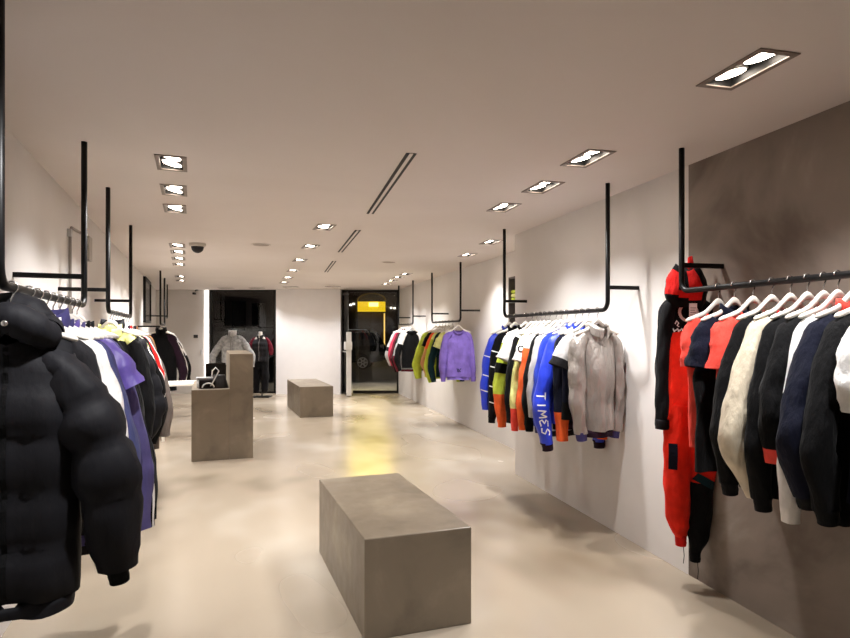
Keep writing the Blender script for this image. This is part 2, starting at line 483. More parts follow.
# ceiling lamps
def ceil_at(u, v):             # room point on the ceiling seen at a pixel
    d = (CEIL - EYE)*F/(HOR - v); return fr(FC, px(u, d), d, CEIL), d
LAMPS = []                     # (centre, direction, tilt towards the side, name of the row)
for u, v in ((171.5, 163), (174, 190), (175, 208.5), (177.3, 245.5), (178, 252), (178.5, 258.5), (178.8, 264.3), (180, 276.5), (180.5, 280.5)):
    LAMPS.append((ceil_at(u, v)[0], FL, -1, 'left'))
for u, v in ((324.3, 227), (310.5, 246.4), (299.8, 260.2), (293, 270.6), (287.8, 277.6), (284, 282.5)):
    LAMPS.append((ceil_at(u, v)[0], FB, 0, 'middle'))
FRONT = [(333, 286.6), (291, 286.8), (257, 288.0), (226, 288.0)]
for u, v in FRONT: LAMPS.append((ceil_at(u, v)[0], FC + PI/2, 0, 'front'))
for u, v in ((745, 70), (587, 158.3), (542.4, 187), (503.5, 207.3), (491, 242), (467.5, 255), (406, 274), (398.5, 277.3), (392, 280.7), (386.5, 284)):
    LAMPS.append((ceil_at(u, v)[0], FR, 1, 'right'))
SLOTS = [((411.5, 153), (370, 213.5)), ((358, 230), (340, 252)), ((334.3, 261), (326, 272))]
holes = []
HW, HL = .072, .165
for c, a, s, row in LAMPS:
    holes.append([c + fr(a, x, y) for x, y in ((-HW, -HL), (HW, -HL), (HW, HL), (-HW, HL))])
cu = bpy.data.curves.new('ceiling', 'CURVE'); cu.dimensions = '2D'; cu.fill_mode = 'BOTH'
def poly(pts):
    s = cu.splines.new('POLY'); s.points.add(len(pts) - 1)
    for q, p in zip(s.points, pts): q.co = (p[0], p[1], 0, 1)
    s.use_cyclic_u = True
poly([fr(0, -5.5, YB - .2), fr(0, 4.6, YB - .2), fr(FC, 4.0, FAR + .25), fr(FC, -9.2, FAR + .25)])
for h in holes: poly(h)
tmp = bpy.data.objects.new('ceiling_outline', cu); C.objects.link(tmp)
bpy.context.view_layer.update()
me = bpy.data.meshes.new_from_object(tmp.evaluated_get(bpy.context.evaluated_depsgraph_get()))
bpy.data.objects.remove(tmp); bpy.data.curves.remove(cu)
me.name = 'ceiling'; me.materials.clear(); me.materials.append(CEILPAINT)
for p in me.polygons: p.use_smooth = False; p.material_index = 0
ceiling = bpy.data.objects.new('ceiling', me); C.objects.link(ceiling); ceiling.location.z = CEIL; ceiling['kind'] = 'structure'

def lamp_meshes():
    fm = MB(); w, l = .094, .187
    vs = []
    for z in (-.006, -.001):
        for (x, y) in ((-w, -l), (w, -l), (w, l), (-w, l)): vs.append((x, y, z))
        for (x, y) in ((-HW + .004, -HL + .004), (HW - .004, -HL + .004), (HW - .004, HL - .004), (-HW + .004, HL - .004)): vs.append((x, y, z))
    fs = [(0, 4, 5, 1), (1, 5, 6, 2), (2, 6, 7, 3), (3, 7, 4, 0)]
    fs += [(0, 1, 9, 8), (1, 2, 10, 9), (2, 3, 11, 10), (3, 0, 8, 11), (4, 12, 13, 5), (5, 13, 14, 6), (6, 14, 15, 7), (7, 15, 12, 4)]
    fm.add(vs, fs)
    hb = MB(); hb.add([(-HW, -HL, 0), (HW, -HL, 0), (HW, HL, 0), (-HW, HL, 0), (-HW, -HL, .12), (HW, -HL, .12), (HW, HL, .12), (-HW, HL, .12)],
                      [(0, 1, 5, 4), (1, 2, 6, 5), (2, 3, 7, 6), (3, 0, 4, 7), (4, 5, 6, 7)])
    rf = MB(); rf.lathe([(.064, -.002), (.0695, .0), (.068, .03), (.03, .055)], 28)
    bl = MB(); bl.lathe([(.001, -.010), (.030, -.008), (.060, -.0045)], 28)
    return fm, hb, rf, bl
fm, hb, rf, bl = lamp_meshes()
first = None
LROW = {'front': 'shop-front', 'left': 'left-hand', 'middle': 'middle', 'right': 'right-hand'}
ORD = ['first', 'second', 'third', 'fourth', 'fifth', 'sixth', 'seventh', 'eighth', 'ninth', 'tenth']
cnt = {}
for c, a, s, row in LAMPS:
    k = cnt.get(row, 0); cnt[row] = k + 1
    if first is None:
        first = r = empty('recessed_ceiling_light')
        fm.build('frame', LAMPFRAME, r); hb.build('housing', DARK, r)
        for q in (-1, 1):
            o = rf.build('reflector', STEEL, r, True); o.location = (0, q*.083, .02); o.rotation_euler = (0, math.radians(18), 0)
            b = bl.build('bulb', LAMPGLOW, o)
    else:
        r = first.copy(); C.objects.link(r)
        for ch in first.children:
            n = ch.copy(); C.objects.link(n); n.parent = r
            for g in ch.children:
                n2 = g.copy(); C.objects.link(n2); n2.parent = n
    r.location = c; r.rotation_euler = (0, 0, a)
    for ch in r.children:
        if ch.name.startswith('reflector'): ch.rotation_euler = (0, math.radians(-13*s if s else 4), 0)
    tag(r, f'{ORD[k]} twin recessed spotlight in grey frame, counted from the {"right" if row == "front" else "camera"}, {LROW[row]} ceiling row', 'ceiling light', LROW[row] + ' row of recessed ceiling lights')

# real light from the lamps
def spot(loc, aim, power, size, blend=.6, col=(1, .985, .978), rad=.06):
    l = bpy.data.lights.new('spot_beam', 'SPOT'); l.energy = power; l.spot_size = math.radians(size); l.spot_blend = blend; l.color = col; l.shadow_soft_size = rad*.7
    o = bpy.data.objects.new('spot_beam', l); C.objects.link(o); o.location = loc
    o.rotation_euler = (Vector(aim) - Vector(loc)).to_track_quat('-Z', 'Y').to_euler()
for i, (c, a, s, row) in enumerate(LAMPS):
    p = c + Vector((0, 0, -.02))
    aim = c + fr(a, (.05 if row == 'right' else .3)*s, 0, -2.3)
    spot(p, aim, {'middle': 150, 'front': 125}.get(row, 150), 110, 1.0)
# bare spots out of view; left one added to brighten the near left rail
for x, y, a, tx, ty, pw in ((.05, 2.0, FL, -.45, 2.7, 170), (1.9, 1.0, FR, 2.1, 1.2, 110)):
    spot(fr(a, x, y, CEIL - .02), fr(a, tx, ty, .9), pw, 110, 1.0)

# ceiling slots
for i, (p0, p1) in enumerate(SLOTS):
    a_, b_ = ceil_at(*p0)[0], ceil_at(*p1)[0]
    mid = (a_ + b_)/2; L = (b_ - a_).length; ang = math.atan2((b_ - a_).y, (b_ - a_).x) - PI/2
    r = empty('ceiling_slot_diffuser', mid, ang, ['longest double black slot air diffuser in ceiling, nearest the camera', 'middle one of three double black slot air diffusers in ceiling', 'double black slot air diffuser in ceiling, closest to the shop front'][i], 'air vent', 'linear slot diffusers in the ceiling')
    for s in (-1, 1):
        q = MB(); q.box(s*.022 - .011, s*.022 + .011, -L/2, L/2, -.004, -.001); q.build('slot', DARK, r)
    q = MB(); q.box(-.011, .011, -L/2, L/2, -.007, -.001); q.build('center_strip', CEILPAINT, r)
# dome camera, speakers
c, d = ceil_at(197.5, 243.5); r = empty('dome_camera', c, 0, 'small black dome camera on white base hanging under the ceiling', 'camera')
q = MB(); q.lathe([(.10, -.001), (.10, -.03), (.085, -.04)], 24); q.build('base', plain('white_plastic', (200, 192, 184), .5), r, True)
q = MB(); q.lathe([(.075, -.04)] + [(.075*math.cos(t), -.045 - .075*math.sin(t)) for t in [PI/2*i/7 for i in range(7)]] + [(.004, -.12)], 24); q.build('dome', DARK, r, True)
for (u, v, lb) in ((261, 244.5, 'flat round ceiling speaker between the left and middle light rows'), (389, 262, 'flat round ceiling speaker near the far right lights')):
    c, d = ceil_at(u, v); r = empty('ceiling_speaker', c, 0, lb, 'speaker', 'round ceiling speakers')
    q = MB(); q.lathe([(.12, -.001), (.12, -.006), (.105, -.008)], 28); q.build('rim', CEILPAINT, r, True)
    q = MB(); q.lathe([(.10, -.008), (.09, -.0095), (.0, -.010)], 28); q.build('grille', plain('speaker_grille', (170, 158, 148), .8), r, True)

# ------------------------------------------------------------------ clothes rails
def rail(key, a, x, y0, y1, z, wall, label, corner0=.07, corner1=.07, b0=True, b1=True, bz=1.925, bl=.3, rr=.0165):
    RAILS[key] = dict(a=a, x=x, z=z)
    r = empty('clothes_rail', fr(a, x, (y0 + y1)/2, 0), a, label, 'clothes rail', 'black ceiling-hung clothes rails')
    h = (y1 - y0)/2
    def cr(yc, s, rad):
        return [(0, s*(yc - rad) + s*rad*math.sin(t), z + rad - rad*math.cos(t)) for t in [PI/2*i/6 for i in range(7)]]
    lo, hi = cr(h, -1, corner0), cr(h, 1, corner1)
    pts = [(0, -h, CEIL)] + lo[::-1] + hi + [(0, h, CEIL)]
    q = MB(); q.tube(pts, rr, 12); q.build('bent_tube', BLACKMETAL, r, True)
    for s, on in ((-1, b0), (1, b1)):
        if on:
            q = MB(); q.box(min(0, wall), max(0, wall), s*h - .014, s*h + .014, bz - .014, bz + .014); q.build('wall_bracket', BLACKMETAL, r)
    return r
rail('R1', FR, 2.38, .75, 3.17, 1.845, XR - 2.38, 'black rail with taupe plaster wall behind it', bz=2.0, corner1=.06)
rail('R2', FR, 2.41, 4.05, 6.12, 1.765, XR - 2.41, 'black rail hung with white, orange and blue jackets', bz=1.93)
rail('R3', FR, 2.88, 9.18, 10.95, 1.775, XRR - 2.88, 'black rail where the purple sweatshirt hangs', bz=1.94)
rail('R4', FR, 2.92, 12.7, 14.2, 1.775, XRR - 2.92, 'black rail nearest the glass entrance door', bz=1.94)
rail('L1', FL, -.6, 2.36, 4.0, 1.755, -.35, 'black rail where the black puffer jacket hangs', bz=1.92)
rail('L2', FL, -.62, 5.2, 6.95, 1.755, -.33, 'black rail hung with long coats beyond the near left rail', bz=1.92)
rail('L3', FL, -.58, 11.9, 13.5, 1.74, -.37, 'black rail with black jackets near the far left corner', bz=1.70, b1=False)
rail('L4', FL, -.6, 13.9, 15.3, 1.92, -.35, 'black empty rail at the far left corner', bz=1.97, b0=False)

# ------------------------------------------------------------------ clothes
g = garment
# --- near right rail
g('t_shirt', 't-shirt', 'coral red t-shirt hanging right beside the red and black jumpsuit', 'coral t-shirt beside the jumpsuit', 'R1', 2.86, body='coral', kind='short', L=.72, dep=.04, out=-.06, sr=.85, ws=.155, wb=.19)
g('jacket', 'jacket', 'navy black padded short-sleeve top between two coral t-shirts', 'navy top between coral t-shirts', 'R1', 2.74, body='navy', slv='navy', kind='short', L=.82, dep=.05, collar='stand', sr=1.1, out=-.01, bz=[(.35, 'navy'), (1, 'black')], wb=.25)
g('t_shirt', 't-shirt', 'coral red t-shirt hanging between navy padded top and black sweatshirt', 'coral t-shirt between dark tops', 'R1', 2.61, body='coral', kind='short', L=.76, dep=.035, out=-.03)
g('sweatshirt', 'sweatshirt', 'black plain sweatshirt hanging directly behind the cream-sleeved top', 'black sweatshirt behind cream sleeve', 'R1', 2.49, body='black', L=.80, SL=.82, dep=.045, cuff='offblack', hem='offblack', elbow=.08)
g('long_sleeve_top', 'top', 'cream long-sleeve top with a red neckband and broad cream sleeve', 'cream long-sleeve top', 'R1', 2.38, body='black', slv='cream', L=.76, SL=.84, dep=.04, collar_c='red', elbow=.12, out=.0, sr=1.1)
g('sweatshirt', 'sweatshirt', 'black long sweatshirt hanging right in front of the cream-sleeved top', 'black sweatshirt before cream sleeve', 'R1', 2.285, body='black', L=.80, SL=.84, dep=.045, cuff='black', hem='black', elbow=.07)
g('sweatshirt', 'sweatshirt', 'black sweatshirt with a bright red neckband', 'black sweatshirt with red neckband', 'R1', 2.20, body='offblack', L=.80, SL=.66, dep=.04, collar_c='red', hem='black', elbow=.06, out=.05, sr=1.1, sz=[(.91, 'black'), (1, 'coral')])
g('long_sleeve_top', 'top', 'white long-sleeve top between black and navy sweatshirts', 'white long-sleeve top', 'R1', 2.13, body='white', L=.78, SL=.90, dep=.035, elbow=.05, sr=.8)
g('sweatshirt', 'sweatshirt', 'navy sweatshirt with a coral collar near right picture edge', 'navy sweatshirt with coral collar', 'R1', 2.05, body='navy', L=.80, SL=.76, dep=.05, collar='shirt', collar_c='coral', hem='black', cuff='black', elbow=.11, sr=1.2)
g('sweatshirt', 'sweatshirt', 'black sweatshirt hanging between the navy sweatshirt and the white t-shirt', 'black sweatshirt by white t-shirt', 'R1', 1.96, body='black', L=.82, SL=.80, dep=.045, cuff='black', hem='offblack', elbow=.09, sr=1.1)
g('t_shirt', 't-shirt', 'white t-shirt with a navy front at right picture edge', 'white t-shirt with navy front', 'R1', 1.86, body='navy', slv='white', L=.76, SL=.40, dep=.04, out=.03, sr=1.1, bz=[(.12, 'white'), (1, 'navy')])
g('sweatshirt', 'sweatshirt', 'black sweatshirt cut off by the right picture edge', 'black sweatshirt at picture edge', 'R1', 1.76, body='black', L=.86, SL=.84, dep=.045, hem='offblack', cuff='black')

# jumpsuit on the bracket behind the rail end
def jumpsuit():
    p = fr(0, 2.505, 3.30, 1.845); sd = 5.1
    root = empty('jumpsuit', p, math.radians(-12), 'red and black hooded jumpsuit with round white emblem hung from wall bracket', 'jumpsuit')
    tb = torso(.80, .118, .122, .065, sd, zones=[(.29, 'black'), (1, 'brightred')], nv=30, slope=.5, neck=.06)
    tb.build('body', [fb('black'), fb('brightred')], root, True)
    for s in (-1, 1):
        ox = .118 if s < 0 else .10
        sm = sleeve([(s*.07, 0, -.05), (s*.118, 0, -.11), (s*(ox + .012), .012, -.35), (s*(ox + .022), .012, -.60), (s*(ox + .022), .01, -.80)],
                    [(.035, .035), (.048, .052), (.048, .056), (.044, .052), (.042, .046)], sd + s, zones=[(.10, 'red'), (1, 'black')])
        sv = sm.build('sleeve', [fb('red'), fb('black')], root, True)
        x_ = s*(ox + .022)
        cm = sleeve([(x_, .01, -.79), (x_, .01, -.82), (x_, .01, -.85)], [(.044, .048), (.047, .051), (.045, .048)], sd, ns=6, wr=.3)
        cm.build('cuff', fb('offblack'), sv, True)
        zs = [(.30, 'brightred'), (.52, 'brightred'), (.92, 'brightred' if s < 0 else 'black'), (1, 'brightred' if s < 0 else 'black')]
        cx = .02
        lm = sleeve([(cx + s*.055, 0, -.70), (cx + s*.07, -.005, -.88), (cx + s*.075, -.01, -1.14), (cx + s*.068, 0, -1.43 - .03*s), (cx + s*.045, .01, -1.57 - .05*s)],
                    [(.075, .06), (.085, .07), (.082, .07), (.066, .06), (.034, .04)], sd + 4 + s, zones=zs, ns=40)
        lg = lm.build('leg', [fb(c) for _, c in zs], root, True)
        e = Vector((cx + s*.045, .01, -1.57 - .05*s))
        cm = sleeve([e + Vector((0, 0, .01)), e + Vector((0, 0, -.03)), e + Vector((0, 0, -.06))], [(.034, .038), (.034, .036), (.032, .034)], sd, ns=6, wr=.3)
        cm.build('ankle_cuff', fb('red' if s < 0 else 'black'), lg, True)
        q = MB(); q.tube([e + Vector((.01, -.01, -.05)), e + Vector((.016, -.012, -.12)), e + Vector((.012, -.01, -.17))], .0022, 6); q.build('ankle_cord', fb('black'), lg)
        if s < 0:
            ribbon([[(-.095, -.93), (-.095, -1.09)]], .05, bvh_of(lm), (0, 0, 0), (1, 0, 0), (0, 0, 1), (.2, 1, 0), .007).build('thigh_pocket', fb('navy'), lg)
        else:
            ribbon([[(.03, -1.13), (.14, -1.19)]], .05, bvh_of(lm), (0, 0, 0), (1, 0, 0), (0, 0, 1), (0, 1, 0), .007).build('knee_strap', fb('teal'), lg)
    bl = bvh_of(tb)
    wm = fb('white')
    ribbon([arc(.0, -.125, .055, math.radians(118), math.radians(422))], .018, bl, (0, 0, 0), (1, 0, 0), (0, 0, 1), (0, 1, 0), .005).build('round_emblem', wm, root)
    sq = []
    for k in range(7):
        x = -.105 + k*.012
        sq.append([(x, -.232 - .012*(k % 2)), (x + .006, -.222 - .01*(k % 2)), (x + .012, -.236 - .008*((k + 1) % 2))])
    sq.append([(-.085, -.195), (-.075, -.175), (-.065, -.19), (-.075, -.205), (-.065, -.212)])
    ribbon(sq, .006, bl, (0, 0, 0), (1, 0, 0), (0, 0, 1), (0, 1, 0), .005).build('chest_script', wm, root)
    # hood: two red and black lobes drawn up to the hanging loop
    mb = MB(); nu, nv = 26, 16; vs = []; fm = []
    for i in range(nv + 1):
        v = i/nv
        for k in range(nu):
            a = 2*PI*k/nu
            w = lerp(.13, .135, v)*math.sin(PI*(.14 + .62*v))**.8
            x = -.01 + w*math.cos(a)*(1 + .1*nz(math.cos(a)*2, v*5, 3)); y = -.03 + .075*math.sin(a)*math.sin(PI*(.1 + .7*v))
            vs.append((x, y, .155 - .25*v + .025*math.cos(2*a)*(1 - v)))
    fs = []
    for i in range(nv):
        for k in range(nu):
            fs.append((i*nu + k, (i + 1)*nu + k, (i + 1)*nu + (k + 1) % nu, i*nu + (k + 1) % nu))
            fm.append(1 if (13 <= k <= 16 and 1 < i < 11) or (19 <= k <= 21 and i < 13) or (k in (17, 18) and 8 < i < 12) else 0)
    fs += [tuple(range(nu))]; fm += [0]
    mb.add(vs, fs, fm); mb.build('hood', [fb('black'), fb('red')], root, True)
    q = MB(); q.tube([(.015, -.035, .09), (.008, -.03, .16), (.016, -.02, .215), (.024, -.02, .225), (.03, -.03, .16), (.02, -.04, .06)], .011, 8); q.build('hanging_loop', fb('red'), root, True)
    return root
jumpsuit()
r = empty('price_tag', fr(0, 2.492, 3.212, 1.775), math.radians(-12), 'small white swing tag hanging on the chest of the red jumpsuit', 'price tag')
q = MB(); q.box(-.024, .024, -.0015, .0015, -.10, 0); q.build('card', fb('white'), r)
q = MB()
for k in range(5): q.box(-.018, .018 - .008*(k % 2), -.0022, -.0016, -.03 - .014*k, -.026 - .014*k)
q.build('print', fb('grey'), r)
q = MB(); q.tube([(0, 0, -.006), (.004, .01, .05), (.0, .02, .09)], .0015, 6); q.build('string', fb('black'), r)

def sleeve_lines(inf, zs):
    sm, so = inf['sleeves'][-1]; bv = bvh_of(sm)
    for z in zs:
        ribbon([[(-.40, z + .03), (-.08, z - .05)]], .011, bv, (0, 0, 0), (1, 0, 0), (0, 0, 1), (.35, 1, 0), .003).build('sleeve_line', fb('white'), so)
# --- middle right rail (near to far)
inf = g('windbreaker', 'jacket', 'silver grey shiny windbreaker at the near end of the middle right rail', 'silver windbreaker', 'R2', 4.20, body='silver', L=.76, SL=.78, dep=.095, ws=.15, wb=.135, hem='plum', collar='stand', sr=1.1, out=-.045, elbow=-.025, wr=1.7, cuff='indigo', yaw=math.radians(10))
g('t_shirt', 't-shirt', 'light grey two-tone t-shirt hanging behind the silver windbreaker', 'light grey two-tone t-shirt', 'R2', 4.34, body='lightgrey', slv='lightgrey', kind='short', L=.70, dep=.045, out=.06, bz=[(.3, 'lightgrey'), (.8, 'navy'), (1, 'black')], sz=[(.8, 'lightgrey'), (1, 'charcoal')])
g('track_jacket', 'jacket', 'dark navy track top with orange lower sleeves behind the grey t-shirt', 'dark track top with orange sleeves', 'R2', 4.44, body='navy', slv='navy', L=.74, SL=.88, dep=.045, elbow=-.03, out=-.03, sz=[(.78, 'navy'), (1, 'orange')], collar='stand', collar_c='blue', hem='plum')
inf = g('track_jacket', 'jacket', 'royal blue jacket with white lettering running down its sleeve', 'royal blue lettered jacket', 'R2', 4.55, body='royal', L=.76, SL=.92, dep=.05, cuff='plum', collar='stand', hem='black', elbow=.09, out=.05, sr=1.25)
sm, so = inf['sleeves'][-1]
word = {'T': [[(0, 1), (1, .95), (.5, .97), (.5, 0)]], 'I': [[(.5, 1), (.5, 0)]], 'M': [[(0, 0), (.1, 1), (.5, .3), (.9, 1), (1, 0)]],
        'E': [[(1, .9), (.3, 1), (.1, .75), (.6, .52), (.1, .3), (.3, 0), (1, .1)]], 'S': [[(1, .85), (.5, 1), (.1, .75), (.8, .4), (.6, .05), (0, .12)]]}
zz = -.50; bv = bvh_of(sm)
for ch in 'TIMES':
    st = []
    for s_ in word[ch]:
        st.append([(-.315 + (p[1] - .5)*.07 + .05*max(0, -.62 - (zz - p[0]*.058))/.25, zz - p[0]*.058) for p in s_])
    ribbon(st, .011, bv, (0, 0, 0), (1, 0, 0), (0, 0, 1), (.25, 1, 0), .004).build('letter', fb('white'), so)
    zz -= .071
g('track_jacket', 'jacket', 'deep blue jacket hanging behind the lettered royal blue jacket', 'deep blue jacket', 'R2', 4.70, body='indigo', slv='blue', L=.72, SL=.80, dep=.045, collar='stand', collar_c='lightgrey', hem='black', cuff='indigo')
g('long_sleeve_top', 'top', 'pale grey long top with white shoulders between blue and black jackets', 'pale grey long top', 'R2', 4.80, body='lightgrey', slv='lightgrey', L=.86, SL=.74, dep=.04, sz=[(.25, 'white'), (1, 'lightgrey')], bz=[(.12, 'white'), (1, 'lightgrey')], hem='charcoal')
g('sweatshirt', 'sweatshirt', 'black hooded sweatshirt hanging between the blue and orange jackets', 'black hoodie by orange jacket', 'R2', 4.90, body='black', L=.80, SL=.82, dep=.045, hood='black', cuff='black', hem='black')
g('track_jacket', 'jacket', 'orange jacket with white shoulders and a silver sleeve edge', 'orange and white jacket', 'R2', 5.03, body='orange', slv='orange', L=.78, SL=.88, dep=.045, sz=[(.30, 'white'), (1, 'orange')], bz=[(.22, 'white'), (1, 'orange')], collar='stand', collar_c='white', stripe=([15, 16, 17], 'silver'), hem='lightgrey')
inf = g('t_shirt', 't-shirt', 'white t-shirt with a small black ring on its chest', 'white t-shirt with black ring', 'R2', 5.13, body='white', kind='short', L=.66, dep=.05, sr=1.1, out=.02)
ribbon([arc(-.235, -.17, .026, 0, 2*PI)], .012, bvh_of(inf['sleeves'][-1][0]), (0, 0, 0), (1, 0, 0), (0, 0, 1), (.3, 1, 0), .004).build('ring_print', fb('black'), inf['root'])
g('long_sleeve_top', 'top', 'pale yellow long-sleeve top with coral red sleeve ends', 'pale yellow top with red cuffs', 'R2', 5.22, body='white', slv='yellow', L=.70, SL=.92, dep=.035, sz=[(.82, 'yellow'), (1, 'coral')], sr=.75)
g('long_sleeve_top', 'top', 'black long-sleeve top with white shoulder stripes behind the white t-shirts', 'black top with white shoulder stripes', 'R2', 5.31, body='black', L=.80, SL=.86, dep=.04, sz=[(.12, 'black'), (.18, 'white'), (1, 'black')])
g('t_shirt', 't-shirt', 'white boxy t-shirt hanging in front of the lime and orange sleeve', 'white boxy t-shirt', 'R2', 5.41, body='white', kind='short', L=.60, dep=.06, sr=1.2, out=.08)
g('track_jacket', 'jacket', 'colour-block jacket with lime green, black and orange sleeve', 'lime, black and orange jacket', 'R2', 5.55, body='black', L=.76, SL=.88, dep=.05, sz=[(.28, 'white'), (.47, 'lime'), (.55, 'black'), (.74, 'lime'), (1, 'orange')], collar='stand', cuff='orange', elbow=.06, sr=1.15)
inf = g('track_jacket', 'jacket', 'black track jacket with thin white sleeve lines', 'black track jacket with white lines', 'R2', 5.82, body='black', L=.80, SL=.88, dep=.05, cuff='black', collar='stand', hem='black', elbow=.02)
sleeve_lines(inf, (-.20, -.36, -.56, -.72))
inf = g('track_jacket', 'jacket', 'royal blue track jacket with thin white sleeve lines at rail end', 'blue track jacket with white lines', 'R2', 5.98, body='blue', slv='royal', L=.78, SL=.82, dep=.05, collar='stand', hem='blue', elbow=.05)
sleeve_lines(inf, (-.26, -.46, -.62))

# --- far right rails
inf = g('sweatshirt', 'sweatshirt', 'plain purple sweatshirt with small dark emblem above its hem', 'purple sweatshirt', 'R3', 9.30, body='purple', L=.74, SL=.76, dep=.08, cuff='purple', hem='purple', out=.04, sr=1.1, ws=.19, wb=.205, yaw=math.radians(-8))
ribbon([[(-.035, -.60), (-.02, -.645), (-.006, -.61), (.006, -.645), (.03, -.60)], [(-.03, -.655), (.03, -.655)]], .012, bvh_of(inf['body']), (0, 0, 0), (1, 0, 0), (0, 0, 1), (0, 1, 0), .005).build('emblem', fb('indigo'), inf['root'])
g('t_shirt', 't-shirt', 'pale yellow and white t-shirt hanging behind the purple sweatshirt', 'pale yellow t-shirt', 'R3', 9.62, body='white', slv='yellow', kind='short', L=.66, dep=.05, out=.06)
g('sweatshirt', 'sweatshirt', 'dark teal sweatshirt behind the pale yellow t-shirt', 'dark teal sweatshirt', 'R3', 9.85, body='teal', L=.78, SL=.86, dep=.05, elbow=.10)
g('long_sleeve_top', 'top', 'lime and yellow long-sleeve top between teal and orange tops', 'lime and yellow top', 'R3', 10.05, body='lime', slv='lime', L=.82, SL=.88, dep=.05, sz=[(.3, 'yellow'), (1, 'lime')], elbow=.11)
g('long_sleeve_top', 'top', 'orange long-sleeve top squeezed between lime and black tops', 'orange top', 'R3', 10.22, body='orange', L=.74, SL=.80, dep=.04, sz=[(.5, 'orange'), (1, 'tan')], elbow=.12)
g('t_shirt', 't-shirt', 'black t-shirt squeezed between orange and lime tops', 'black t-shirt by orange top', 'R3', 10.42, body='black', kind='short', L=.82, dep=.045, out=.06)
g('long_sleeve_top', 'top', 'bright lime green wide long top at the far end of its rail', 'bright lime long top', 'R3', 10.68, body='lime', L=.84, SL=.86, dep=.07, elbow=.14, out=.12, sr=1.4)
g('jacket', 'jacket', 'black and white long-sleeve jacket hanging just beyond the bright lime top', 'black and white jacket', 'R4', 12.82, body='black', slv='black', L=.80, SL=.86, dep=.06, sz=[(.45, 'white'), (1, 'black')], elbow=.12)
g('jacket', 'jacket', 'mottled grey hooded jacket behind the black and white jacket', 'mottled grey hooded jacket', 'R4', 13.0, body='camo', L=.84, SL=.88, dep=.06, hood='camo', hem='maroon', elbow=.12, sz=[(.7, 'camo'), (1, 'maroon')])
g('jacket', 'jacket', 'black jacket with dark red hem between grey and maroon jackets', 'black jacket with dark red hem', 'R4', 13.2, body='black', L=.80, SL=.90, dep=.06, hem='maroon', collar='stand', elbow=.1)
g('jacket', 'jacket', 'maroon jacket hanging beside the pink red top', 'maroon jacket', 'R4', 13.4, body='maroon', L=.86, SL=.84, dep=.06, collar='stand', elbow=.1)
g('long_sleeve_top', 'top', 'pink red long-sleeve top between maroon and white tops', 'pink red top', 'R4', 13.62, body='pink', L=.74, SL=.78, dep=.06, elbow=.1)
g('long_sleeve_top', 'top', 'white and grey long-sleeve top hanging next to the entrance', 'white and grey top', 'R4', 13.9, body='charcoal', slv='white', L=.74, SL=.80, dep=.06, elbow=.12, sz=[(.55, 'lightgrey'), (.65, 'charcoal'), (1, 'lightgrey')])

# --- near left rail
def puffer_path(s):
    return [(s*.10, 0, -.09), (s*.165, -.005, -.165), (s*.245, -.02, -.34), (s*.31, -.035, -.56), (s*.335, -.02, -.87)]
inf = g('puffer_jacket', 'jacket', 'big black quilted puffer jacket with hood and snap at near left', 'black puffer jacket', 'L1', 2.50, body='puffblack', L=.93, dep=.115, ws=.19, wb=.215, quilts=5, qd=.20, sqd=.14, collar='roll', spath=puffer_path, srad=[(.05, .05), (.082, .085), (.115, .115), (.112, .11), (.072, .075)], zipper='black', cuff='black', hem='puffblack', wr=1.0, slope=.30, yaw=math.radians(2))
q = MB(); q.lathe([(.010, -.003), (.010, .003), (.006, .005)], 16); o = q.build('snap_button', CHROME, inf['root'], True); o.location = (.012, -.152, .02); o.rotation_euler = (PI/2, 0, 0)
g('jacket', 'jacket', 'black light jacket squeezed right behind the black puffer', 'black jacket behind the puffer', 'L1', 2.74, body='charcoal', L=.80, SL=.80, dep=.05, collar='stand', elbow=0, out=-.02)
g('jacket', 'jacket', 'bright white jacket with black drawcords behind the black puffer', 'bright white jacket', 'L1', 2.88, body='white', L=.82, SL=.84, dep=.06, collar='stand', elbow=.05, out=.02, cuff='black', sr=1.35, ws=.19)
g('jacket', 'jacket', 'indigo jacket with turned collar hanging behind the white jacket', 'indigo jacket with turned collar', 'L1', 3.03, body='indigo', slv='denim', L=.90, SL=.88, dep=.055, collar='puff', collar_c='indigo', elbow=.09, sr=1.2)
g('coat', 'coat', 'dark indigo coat hanging between the indigo jacket and purple vest', 'dark indigo coat', 'L1', 3.17, body='indigo', L=.94, SL=.88, dep=.05, collar='stand', elbow=.10)
g('puffer_vest', 'jacket', 'shiny purple padded jacket with flared shoulder', 'shiny purple padded jacket', 'L1', 3.32, body='purplenylon', slv='purplenylon', kind='short', L=.74, dep=.06, collar='stand', out=.10, sr=1.2)
g('coat', 'coat', 'long lavender coat reaching low, beside the purple padded jacket', 'long lavender coat', 'L1', 3.48, body='lavender', slv='lavender', L=1.06, SL=1.02, dep=.07, wb=.29, elbow=.11, out=.13, collar='shirt', hem='charcoal', sr=1.25)
g('coat', 'coat', 'long black coat with white piping down its sleeve', 'long black coat with white piping', 'L1', 3.63, body='black', L=1.06, SL=1.06, dep=.055, wb=.27, elbow=.12, out=.15, collar='stand', stripe=([10], 'white'))
g('coat', 'coat', 'plain long black coat at the far end of the near left rail', 'plain long black coat', 'L1', 3.77, body='black', L=1.10, SL=1.06, dep=.055, wb=.27, elbow=.12, out=.15, collar='stand')
